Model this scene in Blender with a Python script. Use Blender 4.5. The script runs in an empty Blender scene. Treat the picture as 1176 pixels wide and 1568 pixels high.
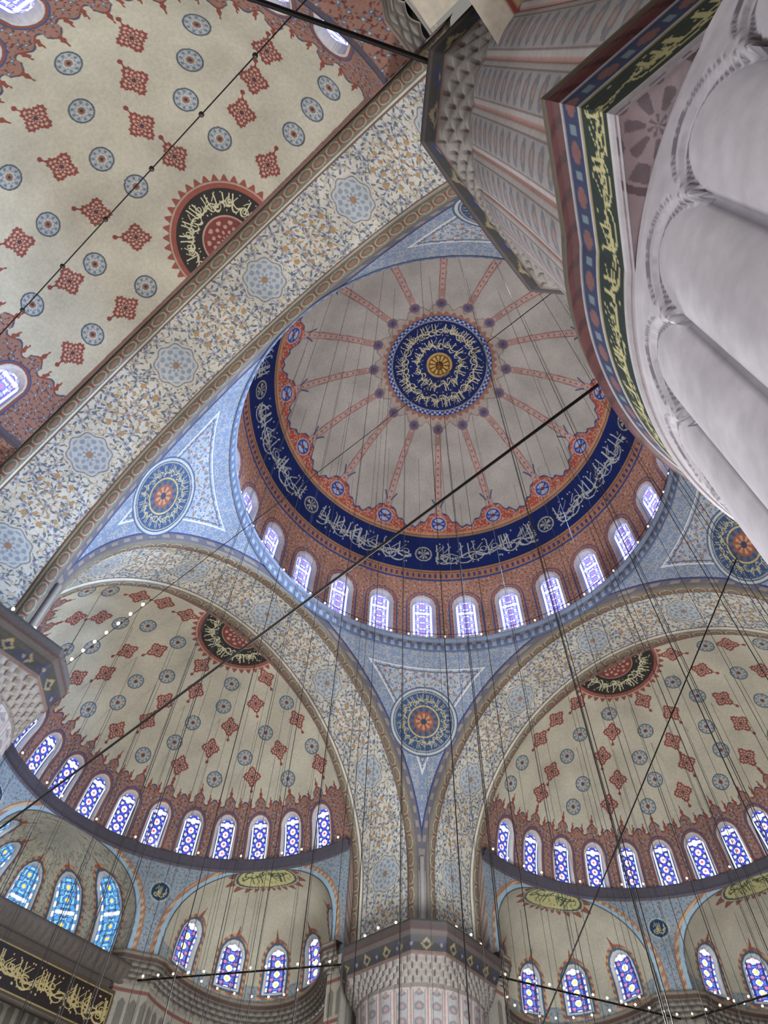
import bpy, math
import numpy as np
from mathutils import Vector, Matrix
scene = bpy.context.scene
scene.view_settings.view_transform = 'Standard'
scene.view_settings.look = 'None'
PI = math.pi

# ------------------------------------------------------------------ helpers
def S(r, g, b):
    c = np.array([r, g, b], float) / 255.0
    return np.where(c <= 0.04045, c / 12.92, ((c + 0.055) / 1.055) ** 2.4)

def put(C, m, col, a=1.0):
    if a >= 1.0:
        C[m] = col
    else:
        C[m] = C[m] * (1 - a) + np.asarray(col) * a

def base(shape, col):
    C = np.empty(shape + (3,)); C[...] = col
    return C

def hsh(i, j, k):
    v = np.sin(i * 127.1 + j * 311.7 + k * 74.7) * 43758.5453
    return v - np.floor(v)

def floral(s, t, c, seed=1.0):
    i0 = np.floor(s / c); j0 = np.floor(t / c)
    fl = np.zeros(s.shape, bool); co = fl.copy(); lf = fl.copy(); vi = fl.copy()
    for di in (-1, 0, 1):
        for dj in (-1, 0, 1):
            i = i0 + di; j = j0 + dj
            a = hsh(i, j, seed); b = hsh(i, j, seed + 3.3); d = hsh(i, j, seed + 7.1)
            x = (s - (i + .5 + .55 * (a - .5)) * c) / c
            y = (t - (j + .5 + .55 * (b - .5)) * c) / c
            r = np.hypot(x, y)
            th = np.arctan2(y, x)
            fl |= r < .25 * (.74 + .26 * np.cos(6 * th + d * 6))
            co |= r < .08
            an = d * 2 * PI
            xr = x * np.cos(an) + y * np.sin(an); yr = -x * np.sin(an) + y * np.cos(an)
            for k in (1, -1):
                lf |= ((k * xr - .40) / .19) ** 2 + ((yr - k * .1) / .075) ** 2 < 1
                lf |= ((k * yr - .38) / .15) ** 2 + ((xr + k * .12) / .06) ** 2 < 1
            vi |= (np.abs(yr - .13 * np.sin(xr * 7)) < .025) & (np.abs(xr) < .7)
    return fl, co, lf, vi

def calli(s, t, W=.8, seed=1.0, w=.68):
    """pseudo thuluth script, band height 1 (t 0..1)"""
    i0 = np.floor(s / W)
    m = np.zeros(s.shape, bool)
    for di in (-1, 0, 1):
        i = i0 + di
        a = hsh(i, 1, seed); b = hsh(i, 2, seed); c = hsh(i, 3, seed); d = hsh(i, 4, seed)
        x = s - (i + .5) * W
        xa = (a - .5) * .5
        m |= (np.abs(x - xa - .05 * (t - .5)) < .045 * w) & (t > .25) & (t < .9) & (b < .8)
        m |= (np.abs(x - xa - .2) < .04 * w) & (t > .35) & (t < .9) & (c < .5)
        r = .2 + .08 * b
        bx = (b - .5) * .4; by = .36 + .2 * (c > .6)
        rr = np.hypot(x - bx, (t - by) * 1.1)
        m |= (np.abs(rr - r) < (.05 + .02 * np.sin(x * 9)) * w) & (t < by + .03)
        m |= (np.abs(t - .42 - .1 * np.sin(x * 6 + 6 * a)) < .045 * w) & (np.abs(x) < .42)
        m |= (np.abs(rr - .1) < .035 * w) & (c > .5)
        m |= (np.abs((x - bx) + (t - .7) * .9 - .1) < .035 * w) & (t > .58) & (t < .82)
        m |= (np.abs(x - (d - .5) * .6) < .05 * w) & (np.abs(t - .1 - .06 * c) < .035)
        m |= (np.abs(x - (c - .5) * .6) < .045 * w) & (np.abs(t - .93) < .03)
    return m & (t > .04) & (t < .97)

class MB:
    def __init__(s): s.V = []; s.F = []; s.C = []; s.n = 0
    def grid(s, P, C, closed=False, keep=None):
        n, m = P.shape[:2]
        idx = np.arange(n * m).reshape(n, m)
        if closed: idx = np.vstack([idx, idx[:1]])
        q = np.stack([idx[:-1, :-1], idx[1:, :-1], idx[1:, 1:], idx[:-1, 1:]], -1).reshape(-1, 4)
        if keep is not None: q = q[keep.reshape(-1)[q].all(1)]
        q = q + s.n
        C = np.broadcast_to(C, P.shape)
        s.V.append(P.reshape(-1, 3)); s.C.append(C.reshape(-1, 3)); s.F.append(q); s.n += n * m
    def tube(s, p0, p1, r, col, n=6, r1=None):
        p0 = np.array(p0, float); p1 = np.array(p1, float)
        d = p1 - p0; d /= np.linalg.norm(d)
        a = np.cross(d, [0, 0, 1.0])
        if np.linalg.norm(a) < 1e-3: a = np.array([1.0, 0, 0])
        a /= np.linalg.norm(a); b = np.cross(d, a)
        th = np.arange(n) * 2 * PI / n
        ring = np.cos(th)[:, None] * a + np.sin(th)[:, None] * b
        P = np.stack([p0 + ring * r, p1 + ring * (r if r1 is None else r1)], 1)
        s.grid(P, np.asarray(col), True)
    def poly(s, pts, r, col, n=6):
        for a, b in zip(pts[:-1], pts[1:]): s.tube(a, b, r, col, n)
    def spheres(s, cen, r, col, n=8, m=5):
        th = np.arange(n) * 2 * PI / n; ph = np.linspace(0, PI, m)
        U = np.stack([np.outer(np.cos(th), np.sin(ph)), np.outer(np.sin(th), np.sin(ph)),
                      np.outer(np.ones(n), np.cos(ph))], -1) * r
        for c in cen: s.grid(U + np.array(c, float), np.asarray(col), True)
    def mesh(s, name, mat, smooth=True):
        V = np.concatenate(s.V).astype(np.float32); F = np.concatenate(s.F).astype(np.int32)
        C = np.concatenate(s.C)
        me = bpy.data.meshes.new(name)
        me.vertices.add(len(V)); me.vertices.foreach_set('co', V.ravel())
        me.loops.add(F.size); me.loops.foreach_set('vertex_index', F.ravel())
        me.polygons.add(len(F))
        me.polygons.foreach_set('loop_start', np.arange(0, F.size, 4, dtype=np.int32))
        me.polygons.foreach_set('loop_total', np.full(len(F), 4, dtype=np.int32))
        me.polygons.foreach_set('use_smooth', np.full(len(F), smooth, dtype=bool))
        me.update(calc_edges=True)
        at = me.color_attributes.new('Col', 'FLOAT_COLOR', 'POINT')
        at.data.foreach_set('color', np.concatenate([C, np.ones((len(C), 1))], 1).astype(np.float32).ravel())
        me.materials.append(mat)
        return me

def obj(name, me, parent=None, rot=0.0):
    o = bpy.data.objects.new(name, me)
    scene.collection.objects.link(o)
    if parent is not None: o.parent = parent
    if rot: o.rotation_euler[2] = rot
    return o

def empty(name, rot=0.0):
    o = bpy.data.objects.new(name, None); scene.collection.objects.link(o)
    o.empty_display_size = .5
    o.rotation_euler[2] = rot
    return o

# ------------------------------------------------------------------ materials
def painted(name, rough=.75, var=.22, spec=.3, bump=.15, metallic=0.0, nscale=.5):
    m = bpy.data.materials.new(name); m.use_nodes = True
    nt = m.node_tree; N = nt.nodes; L = nt.links
    b = N['Principled BSDF']
    b.inputs['Roughness'].default_value = rough
    b.inputs['Metallic'].default_value = metallic
    b.inputs['Specular IOR Level'].default_value = spec
    at = N.new('ShaderNodeAttribute'); at.attribute_name = 'Col'
    tc = N.new('ShaderNodeTexCoord')
    n1 = N.new('ShaderNodeTexNoise'); n1.inputs['Scale'].default_value = nscale; n1.inputs['Detail'].default_value = 6
    n2 = N.new('ShaderNodeTexNoise'); n2.inputs['Scale'].default_value = 9; n2.inputs['Detail'].default_value = 4
    L.new(tc.outputs['Object'], n1.inputs['Vector']); L.new(tc.outputs['Object'], n2.inputs['Vector'])
    mr = N.new('ShaderNodeMapRange'); mr.inputs['From Min'].default_value = .3; mr.inputs['From Max'].default_value = .7
    mr.inputs['To Min'].default_value = 1 - var; mr.inputs['To Max'].default_value = 1 + var * .5
    L.new(n1.outputs['Fac'], mr.inputs['Value'])
    mr2 = N.new('ShaderNodeMapRange'); mr2.inputs['From Min'].default_value = .3; mr2.inputs['From Max'].default_value = .7
    mr2.inputs['To Min'].default_value = .9; mr2.inputs['To Max'].default_value = 1.08
    L.new(n2.outputs['Fac'], mr2.inputs['Value'])
    mu = N.new('ShaderNodeMath'); mu.operation = 'MULTIPLY'
    L.new(mr.outputs[0], mu.inputs[0]); L.new(mr2.outputs[0], mu.inputs[1])
    vm = N.new('ShaderNodeVectorMath'); vm.operation = 'SCALE'
    L.new(at.outputs['Color'], vm.inputs[0]); L.new(mu.outputs[0], vm.inputs['Scale'])
    L.new(vm.outputs[0], b.inputs['Base Color'])
    if bump:
        bp = N.new('ShaderNodeBump'); bp.inputs['Strength'].default_value = bump; bp.inputs['Distance'].default_value = .05
        L.new(n2.outputs['Fac'], bp.inputs['Height']); L.new(bp.outputs[0], b.inputs['Normal'])
    return m

def emissive(name, strength):
    m = bpy.data.materials.new(name); m.use_nodes = True
    nt = m.node_tree; N = nt.nodes; L = nt.links
    b = N['Principled BSDF']
    at = N.new('ShaderNodeAttribute'); at.attribute_name = 'Col'
    L.new(at.outputs['Color'], b.inputs['Emission Color'])
    b.inputs['Base Color'].default_value = (.03, .03, .04, 1)
    b.inputs['Roughness'].default_value = .3
    b.inputs['Emission Strength'].default_value = strength
    m.cycles.emission_sampling = 'NONE'
    return m

M_plaster = painted('painted_plaster')
M_stone = painted('painted_stone', rough=.6, var=.2)
M_marble = painted('proconnesian_marble', rough=.42, var=.2, spec=.35, nscale=1.3, bump=.06)
M_iron = painted('wrought_iron', rough=.5, metallic=.6, bump=0)
M_glass = emissive('stained_glass', 1.6)
M_glass_bright = emissive('sunlit_stained_glass', 2.3)
M_lamp = emissive('lamp_glow', 7.0)
M_carpet = painted('carpet', rough=.95)

BEIGE = S(182, 179, 160)
NAVY = S(20, 42, 104); GOLD = S(196, 186, 136); RED = S(134, 68, 58)

# ------------------------------------------------------------------ geometry constants
A = 10.4; RA = 10.1; ZS = 20.5; WA = 3.9        # great arches
RS = math.sqrt(A * A + RA * RA)                  # pendentive sphere
YC = A + WA                                      # semidome centre
RH = 9.6; ZB = 23.1; VH = 7.3                    # semidome
RD = 11.75; ZD = 35.0                            # main dome
PB = 11.25                                       # pier centre
ER = 4.1; EZ = 19.1; EV = 3.75; EP = 2.35        # exedrae
ZC0 = 18.0
US = .86                                         # drum of the side semidome is set back on a ledge

VAULT = empty('central_dome')

# ------------------------------------------------------------------ glass
def glass_cols(x, z, w, H, style):
    nx = x / (w / 2); nz = z
    if style == 0:
        C = base(x.shape, S(222, 220, 250)); b1 = S(112, 118, 236); b2 = S(190, 90, 130); ln = S(84, 84, 150)
    elif style == 1:
        C = base(x.shape, S(54, 64, 225)); b1 = S(210, 220, 255); b2 = S(215, 60, 90); ln = S(14, 16, 66)
    elif style == 2:
        C = base(x.shape, S(120, 190, 225)); b1 = S(50, 125, 205); b2 = S(240, 200, 60); ln = S(50, 70, 100)
    else:
        C = base(x.shape, S(80, 110, 235)); b1 = S(225, 235, 250); b2 = S(235, 215, 90); ln = S(26, 32, 90)
    p = w * .46
    u = x / p; v = nz / p
    fu = u - np.round(u); fv = v - np.round(v)
    r = np.hypot(fu, fv)
    r2 = np.hypot(np.abs(fu) - .5, np.abs(fv) - .5)
    put(C, r < .34, b1); put(C, r < (.17 if style >= 2 else .13), b2)
    put(C, r2 < .2, b1 if style < 3 else S(190, 110, 130), .8)
    put(C, np.abs(r - .38) < .05, ln); put(C, np.abs(r2 - .22) < .045, ln)
    v2 = nz / (p * 4); put(C, (np.abs(v2 - np.round(v2)) < .035), S(240, 240, 255))
    put(C, np.abs(nx) > .74, b1 if style in (1, 3) else S(240, 240, 255)); put(C, np.abs(np.abs(nx) - .72) < .045, ln)
    if style == 3: put(C, (np.abs(nx) > .76) & (np.sin(z * 22) > .4), S(70, 100, 225))
    if style == 2: put(C, (np.abs(nx) > .76) & (np.sin(z * 14) > .3), S(60, 140, 200))
    put(C, np.abs(nx) > .92, ln)
    put(C, z < .08, ln)
    return C

def wmask(x, z, hw, z0, zsp, grow=0.0):
    g = grow
    return ((np.abs(x) < hw + g) & (z > z0 - g) & (z <= zsp)) | (np.hypot(x, (z - zsp) / 1.12) < hw + g) & (z > zsp)

# ------------------------------------------------------------------ CENTRAL DOME
def build_dome():
    n = 28 * 64
    th = np.arange(n) * 2 * PI / n
    zr = np.concatenate([np.linspace(33.0, ZD, 50)[:-1], np.full(500, ZD)])
    ep = np.concatenate([np.zeros(49), np.linspace(0, PI / 2 - .002, 500)])
    TH, EP_ = np.meshgrid(th, ep, indexing='ij'); ZR = np.broadcast_to(zr, TH.shape)
    R = RD * np.cos(EP_); Z = ZR + RD * np.sin(EP_)
    sp = 2 * PI / 28
    k = np.round((TH - PI / 4) / sp); xw = (TH - PI / 4 - k * sp) * RD
    E = np.degrees(EP_)
    C = base(TH.shape, S(192, 191, 178))
    zone = E < 18.5
    put(C, zone, S(194, 148, 124))
    sz = TH * RD
    fl, co, lf, vi = floral(sz, Z * 1.0, .42, 2)
    put(C, zone & (lf | vi), S(154, 88, 78)); put(C, zone & fl, S(206, 196, 178)); put(C, zone & co, S(60, 70, 120))
    rec = wmask(xw, Z, .62, 33.35, 36.0)
    W_ = lambda g: wmask(xw, Z, .62, 33.3, 36.0, g)
    put(C, zone & W_(.42), S(74, 98, 152))
    put(C, zone & W_(.36), S(188, 132, 110))
    put(C, zone & W_(.26) & (np.sin(Z * 14) * np.sin(np.arctan2(xw, 1) * 20) > -.2), S(150, 94, 84))
    put(C, zone & W_(.17), S(216, 216, 222))
    put(C, (E > 15.2) & (E < 16), S(66, 88, 146)); put(C, (E > 16) & (E < 18.4), S(190, 134, 98))
    put(C, (E > 16.4) & (E < 18.) & (np.sin(TH * 28 * 7) > .2), S(66, 78, 136))
    put(C, (E >= 18.4) & (E < 32.4), NAVY)
    put(C, ((E > 18.6) & (E < 19.3)) | ((E > 31.4) & (E < 32.1)), S(176, 138, 96))
    tb = (E - 20.9) / 8.9
    txt = calli(TH * RD * .88 / 2.0, tb, .56, 5., .42)
    txt |= calli(TH * RD * .88 / 2.0 + .31, tb, .64, 9., .38)
    put(C, txt & (tb > 0) & (tb < 1), S(196, 204, 194))
    fr = (TH * 8 / (2 * PI)); fr = np.abs(fr - np.round(fr)) * 2 * PI / 8 * RD
    put(C, (fr < .9) & (tb > -.02) & (tb < 1.02), NAVY)
    rrm = np.hypot(fr, (tb - .5) * 2.1); put(C, rrm < .62, S(176, 180, 160)); put(C, rrm < .52, NAVY)
    put(C, (rrm < .42) & (np.sin(np.arctan2(tb - .5, fr) * 8) > 0), S(176, 180, 160))
    RB = math.radians(39.4); rs = 2 * PI / 16
    kr = np.round((TH - RB) / rs); da = (TH - RB - kr * rs); xr = da * R
    f = np.abs(da) / (rs / 2)
    top = 34.6 + 7.6 * (1 - f) ** 1.6 + .5 * np.cos(f * PI * 6) * (f > .12)
    sc = (E >= 32.4) & (E < top)
    put(C, (E >= 32.4) & (E < top + .6), S(80, 88, 128))
    put(C, sc, S(192, 96, 72))
    fl, co, lf, vi = floral(TH * 9.6, EP_ * RD, .45, 8)
    put(C, sc & (lf | vi), S(214, 186, 164)); put(C, sc & fl, S(204, 160, 130)); put(C, sc & co, S(60, 70, 130))
    put(C, (E >= 32.4) & (E < 33.3), S(204, 160, 118))
    dr = np.hypot(xr, (E - 36.4) / 57.3 * RD)
    put(C, dr < .56, S(204, 176, 162)); put(C, dr < .47, S(50, 82, 170))
    put(C, (dr < .38) & (np.cos(6 * np.arctan2(xr, E - 36.4)) > 0), S(190, 200, 220)); put(C, dr < .12, RED)
    wr = .23 - .07 * np.clip((E - 42) / 30, 0, 1)
    rb = (E > 40) & (E < 67)
    put(C, rb & (np.abs(xr) < wr + .03), S(154, 142, 138)); put(C, rb & (np.abs(xr) < wr), S(200, 178, 164))
    sv = EP_ * RD / .42; sv = np.abs(sv - np.round(sv))
    put(C, rb & (np.hypot(sv * .42, xr) < .08), S(166, 126, 116)); put(C, rb & (np.abs(np.abs(xr) - wr * .8) < .022), S(172, 116, 104))
    for (e0, rr0, col) in ((68.5, .36, S(154, 118, 110)), (68.5, .26, S(90, 110, 150)), (68.5, .12, RED), (65, .24, S(182, 150, 138))):
        put(C, np.hypot(xr, (E - e0) / 57.3 * RD) < rr0, col)
    put(C, (E > 42) & (E < 45) & (np.abs(np.abs(xr) - .12 - (E - 42) * .1) < .06), S(90, 104, 134))
    put(C, (R < 4.1 + .18 * np.cos(32 * TH)), S(154, 146, 138))
    put(C, (R < 4.0 + .18 * np.cos(32 * TH)), S(188, 178, 162))
    put(C, (R < 3.65 + .1 * np.cos(48 * TH)), S(168, 122, 102))
    put(C, R < 3.42, S(42, 76, 148)); put(C, (R < 3.4) & (np.sin(TH * 60) * np.sin(R * 22) > .1), S(186, 196, 204))
    put(C, R < 3.12, S(180, 176, 136)); put(C, R < 3.06, NAVY)
    t1 = (R - 1.95) / 1.0; t2 = (R - 1.0) / .95
    put(C, (R > 1.9) & (R < 3.0) & (calli(-TH * 2.5, t1, .72, 2., .58) | calli(-TH * 2.5 + .3, t1, .8, 6., .52)), S(218, 216, 170))
    put(C, (R > 1.0) & (R < 1.95) & calli(-TH * 1.9, t2, .6, 4., .75), S(218, 216, 170))
    put(C, R < .86, S(205, 172, 96)); put(C, (R < .7), S(120, 86, 50)); put(C, (R < .62) & (np.cos(12 * TH) > -.3), S(222, 190, 110)); put(C, R < .28, S(140, 90, 50))
    inz = Z < 37.2
    Ro = np.where(rec & inz, R + .4, R)
    put(C, rec & inz, S(186, 190, 206))
    P = np.stack([Ro * np.cos(TH), Ro * np.sin(TH), Z], -1)
    mb = MB(); mb.grid(P, C, True)
    prof = [(10.4, 30.55), (10.36, 30.6), (10.3, 30.7), (10.3, 30.95), (10.42, 31.05), (10.42, 31.3), (10.32, 31.35), (10.28, 31.4), (10.28, 31.52), (10.4, 31.6),
            (10.7, 31.9), (11.2, 32.5), (11.6, 32.9), (11.75, 33.0)]
    n2 = 1120; t2 = np.arange(n2) * 2 * PI / n2
    pr = np.array(prof); ss = np.concatenate([[0], np.cumsum(np.hypot(*np.diff(pr, axis=0).T))])
    q = np.linspace(0, ss[-1], 80); r_ = np.interp(q, ss, pr[:, 0]); z_ = np.interp(q, ss, pr[:, 1])
    T, RR = np.meshgrid(t2, r_, indexing='ij'); ZZ = np.broadcast_to(z_, T.shape); Q = np.broadcast_to(q, T.shape)
    C2 = base(T.shape, S(122, 136, 156))
    put(C2, (Q < .75), S(88, 102, 128)); put(C2, (Q > .12) & (Q < .42) & (np.sin(T * 150) > .1), S(144, 152, 162))
    put(C2, (Q > .5) & (Q < .85), S(100, 100, 114)); put(C2, (Q > .56) & (Q < .8) & (np.sin(T * 120) > 0), S(140, 138, 138))
    put(C2, Q > 1.35, S(138, 112, 110)); put(C2, Q > 2.4, S(184, 144, 124))
    mb.grid(np.stack([RR * np.cos(T), RR * np.sin(T), ZZ], -1), C2, True)
    obj('dome_shell', mb.mesh('central_dome', M_plaster), VAULT)
    g = MB()
    x = np.linspace(-.68, .68, 36); z = np.linspace(33.25, 36.8, 90)
    Xg, Zg = np.meshgrid(x, z, indexing='ij')
    for kk in range(28):
        t0 = PI / 4 + kk * sp
        rr = RD * np.cos(np.arcsin(np.clip((Zg - ZD) / RD, 0, 1))) + .32
        P = np.stack([rr * np.cos(t0) - Xg * math.sin(t0), rr * np.sin(t0) + Xg * math.cos(t0), Zg], -1)
        g.grid(P, glass_cols(Xg, Zg - 33.4, 1.24, 2.9, 0))
    obj('window_glass', g.mesh('dome_glass', M_glass_bright), VAULT)
    g = MB()
    tt = np.linspace(0, 2 * PI, 181)
    pts = [(10.5 * math.cos(t), 10.5 * math.sin(t), 32.1) for t in tt]
    g.poly(pts, .02, S(50, 40, 40), 4)
    for t in tt[:-1]:
        g.tube((10.5 * math.cos(t), 10.5 * math.sin(t), 31.6), (10.5 * math.cos(t), 10.5 * math.sin(t), 32.1), .012, S(50, 40, 40), 4)
    obj('gallery_rail', g.mesh('gallery_rail', M_iron), VAULT)
build_dome()

def big_medallion(C, du, dv, r):
    rr = np.hypot(du, dv); th = np.arctan2(du, dv)
    put(C, rr < r * 1.12, S(70, 90, 120)); put(C, rr < r * 1.07, S(176, 180, 176)); put(C, rr < r, S(50, 76, 114))
    t = (rr / r - .52) / .4
    put(C, calli(th * 2.8, t, .62, 3.) & (t > 0) & (t < 1), S(180, 172, 128))
    put(C, np.abs(rr / r - .5) < .025, S(180, 162, 110)); put(C, np.abs(rr / r - .95) < .02, S(150, 150, 138))
    put(C, (rr < r * .46) & (np.cos(12 * th) > -.2), S(96, 90, 92))
    put(C, rr < r * .32, S(140, 84, 66)); put(C, (rr < r * .26) & (np.cos(8 * th) > 0), S(176, 136, 102)); put(C, rr < r * .1, S(60, 60, 80))

# ------------------------------------------------------------------ pendentives
def build_pendentive():
    nz = 380; na = 340
    u = np.linspace(0, 1, nz)
    zz = ZS + (RA) * np.sin(u * PI / 2)
    r = np.sqrt(np.maximum(RS ** 2 - (zz - ZS) ** 2, 0))
    t1 = np.arccos(np.clip(A / r, -1, 1))
    v = np.linspace(0, 1, na)
    TH = t1[:, None] + (PI / 2 - 2 * t1)[:, None] * v
    R = np.broadcast_to(r[:, None], TH.shape); Z = np.broadcast_to(zz[:, None], TH.shape)
    X = R * np.cos(TH); Y = R * np.sin(TH)
    d1 = RS * (np.arccos(np.clip(X / RS, -1, 1)) - math.acos(A / RS))
    d2 = RS * (np.arccos(np.clip(Y / RS, -1, 1)) - math.acos(A / RS))
    d = np.minimum(np.abs(d1), np.abs(d2))
    d3 = RS * (math.asin(RA / RS) - np.arcsin(np.clip((Z - ZS) / RS, 0, 1)))
    dm = np.minimum(d, d3)
    C = base(TH.shape, S(156, 165, 172))
    s = (TH - PI / 4) * R; t = np.arcsin(np.clip((Z - ZS) / RS, 0, 1)) * RS
    fl, co, lf, vi = floral(np.abs(s) + 50, t, .46, 4)
    put(C, vi, S(104, 118, 136)); put(C, lf, S(86, 112, 148)); put(C, fl, S(190, 188, 180)); put(C, co, S(140, 92, 80))
    fl2, co2, lf2, vi2 = floral(np.abs(s) + 11, t + 5, .8, 14)
    put(C, lf2, S(140, 126, 104)); put(C, fl2 & ~fl & (d3 > 1), S(128, 144, 162)); put(C, co2, S(150, 92, 72))
    put(C, dm < .95, S(118, 134, 156))
    fl, co, lf, vi = floral(np.abs(s) + 20, t, .3, 6)
    put(C, (dm < .9) & (lf | fl), S(166, 168, 162)); put(C, (dm < .9) & co, S(140, 96, 82))
    put(C, np.abs(dm - .98) < .04, S(198, 200, 196)); put(C, np.abs(dm - 1.12) < .03, S(90, 98, 120))
    put(C, d < .3, S(96, 94, 102)); put(C, (d < .24) & (d > .1) & (np.sin(t * 9) > 0), S(134, 126, 116)); put(C, np.abs(d - .33) < .035, S(52, 62, 104))
    zm = 27.6; rm = math.sqrt(RS ** 2 - (zm - ZS) ** 2)
    cen = np.array([rm / math.sqrt(2), rm / math.sqrt(2), zm])
    P = np.stack([X, Y, Z], -1)
    eu = np.array([1, -1, 0]) / math.sqrt(2); nrm = (cen - np.array([0, 0, ZS])) / RS; ev = np.cross(nrm, eu); ev *= np.sign(ev[2])
    D = P - cen; du = D @ eu; dv = D @ ev
    rr = np.hypot(du, dv); msk = rr < 2.4
    Cm = C[msk]; big_medallion(Cm, du[msk], dv[msk], 1.62); C[msk] = Cm
    mb = MB(); mb.grid(P, C)
    zz = np.linspace(17.3, ZS, 60); F = np.linspace(0, 1, 12)
    Pa = np.stack([np.stack([RA + (A - RA) * F, A + (RA - A) * F, np.full(12, q)], -1) for q in zz], 0)
    Ca = base((60, 12), S(150, 152, 150)); Ca[:, :2] = S(96, 90, 94); Ca[:, -2:] = S(96, 90, 94)
    mb.grid(Pa, Ca)
    mb.tube((RA + .1, RA + .1, 17.3), (RA + .1, RA + .1, ZS + .6), .12, S(146, 142, 138), 10)
    return mb.mesh('pendentive', M_plaster)
me = build_pendentive()
for k in range(4): obj('pendentive', me, VAULT, rot=k * PI / 2)

# ------------------------------------------------------------------ great arches (built at +y)
def arch_path(n_j, n_a, R, zs, z0):
    zj = np.linspace(z0, zs, n_j)
    t = np.linspace(PI, 0, n_a)
    x = np.concatenate([np.full(n_j, -R), R * np.cos(t)[1:-1], np.full(n_j, R)])
    z = np.concatenate([zj, zs + R * np.sin(t)[1:-1], zj[::-1]])
    nx = np.concatenate([np.full(n_j, 1.0), -np.cos(t)[1:-1], np.full(n_j, -1.0)])
    nz = np.concatenate([np.zeros(n_j), -np.sin(t)[1:-1], np.zeros(n_j)])
    return x, z, nx, nz

def build_arch(us):
    nj, na = 100, 1400
    x, z, nx, nz = arch_path(nj, na, RA, ZS, 17.25)
    s = np.concatenate([[0], np.cumsum(np.hypot(np.diff(x), np.diff(z)))]); s -= s[-1] / 2
    w = np.linspace(0, WA, 180)
    SS, W = np.meshgrid(s, w, indexing='ij')
    C = base(SS.shape, S(198, 196, 184))
    fl, co, lf, vi = floral(np.abs(SS) + 30, W, .4, 11)
    put(C, vi, S(146, 146, 134)); put(C, lf, S(122, 130, 122)); put(C, fl, S(172, 156, 128)); put(C, co, S(204, 196, 168))
    fl, co, lf, vi = floral(np.abs(SS) + 7, W + 3, .58, 17)
    put(C, lf, S(92, 110, 128)); put(C, fl & ~co, S(138, 154, 170)); put(C, co, S(146, 104, 88))
    pd = 5.1; sm = SS - np.round(SS / pd) * pd; wm = W - WA / 2
    rr = np.hypot(sm, wm); th = np.arctan2(wm, sm)
    sh = .80 * (1 + .06 * np.cos(8 * th))
    put(C, rr < sh * 1.14, S(192, 190, 178)); put(C, rr < sh * 1.06, S(120, 122, 122)); put(C, rr < sh, S(180, 185, 184))
    put(C, (rr < sh * .88) & (np.cos(8 * th) * np.cos(rr * 17) > .1), S(136, 152, 166)); put(C, rr < .14, S(150, 124, 102))
    sm2 = (SS + pd / 2) - np.round((SS + pd / 2) / pd) * pd
    rr2 = np.hypot(sm2 * .7, wm); th2 = np.arctan2(wm, sm2)
    put(C, (rr2 < .95) & (np.cos(10 * th2) * np.cos(rr2 * 12) > .5), S(166, 138, 102))
    de = np.minimum(W, WA - W)
    eb = de < .5
    put(C, eb, S(118, 112, 98))
    sc = SS / .85; fc = sc - np.round(sc); el = np.hypot(fc * .85 / .36, (de - .25) / .15)
    put(C, eb & (el < 1.1), S(158, 152, 128)); put(C, eb & (el < .9), S(106, 100, 88)); put(C, eb & (el < .5), S(136, 106, 88))
    put(C, eb & (np.abs(np.abs(fc) - .5) < .07) & (np.abs(de - .25) < .1), S(122, 78, 66))
    put(C, np.abs(de - .5) < .035, S(192, 190, 174)); put(C, np.abs(de - .57) < .03, S(110, 92, 84))
    bump = np.where(eb, .18 * np.sqrt(np.clip(1 - ((de - .25) / .25) ** 2, 0, 1)), 0)
    P = np.stack([x[:, None] + nx[:, None] * bump, A + W, z[:, None] + nz[:, None] * bump], -1)
    mb = MB(); mb.grid(P, C)
    x2, z2, _, _ = arch_path(nj, na, RH, ZB, 17.25)
    t = np.linspace(PI, 0, na)
    x2 = x2.copy(); z2 = z2.copy()
    z2[nj:nj + na - 2] = ZB + VH * np.sin(t)[1:-1]; x2[nj:nj + na - 2] *= us
    F = np.linspace(0, 1, 6)
    xx = x[:, None] * (1 - F) + x2[:, None] * F; zf = z[:, None] * (1 - F) + z2[:, None] * F
    Cf = base(xx.shape, S(144, 130, 118)); Cf[np.sin(s * 12) > .2] = S(118, 98, 90)
    mb.grid(np.stack([xx, np.full(xx.shape, YC), zf], -1), Cf)
    return mb.mesh('great_arch', M_plaster)
me = build_arch(1.0); me1 = build_arch(US)
for k in range(4): obj('great_arch', me1 if k == 1 else me, VAULT, rot=k * PI / 2)

# ------------------------------------------------------------------ semidomes (built at +y)
def rosette(C, du, dv, r):
    rr = np.hypot(du, dv) / r; th = np.arctan2(dv, du)
    put(C, rr < 1, S(78, 88, 96)); put(C, rr < .86, S(162, 168, 164)); put(C, (rr < .8) & (np.cos(9 * th) * np.cos(rr * 9) > .1), S(104, 122, 136))
    put(C, rr < .44, S(174, 176, 168)); put(C, (rr < .3), S(138, 100, 82)); put(C, rr < .14, S(60, 60, 70))
def palmette(C, du, dv, r):
    dv = dv / 1.12
    rr = np.hypot(du, dv) / r; th = np.arctan2(dv, du)
    sh = .80 + .15 * np.cos(4 * th) + .05 * np.cos(20 * th)
    put(C, rr < sh, S(130, 70, 62)); put(C, (rr < sh * .86) & (np.cos(8 * th) * np.cos(rr * 19) > .15), S(182, 160, 142))
    put(C, rr < .14, S(80, 60, 64))
    put(C, (np.abs(du) < .05 * r) & (dv < -.9 * r) & (dv > -1.25 * r), S(126, 66, 58))
    put(C, np.hypot(du, dv + 1.3 * r) < .16 * r, S(126, 66, 58))

def ax(phi): return np.array([math.cos(phi), math.sin(phi)])
EXA = [PI / 6, PI / 2, 5 * PI / 6]
HW = math.asin(ER / RH)

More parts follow.
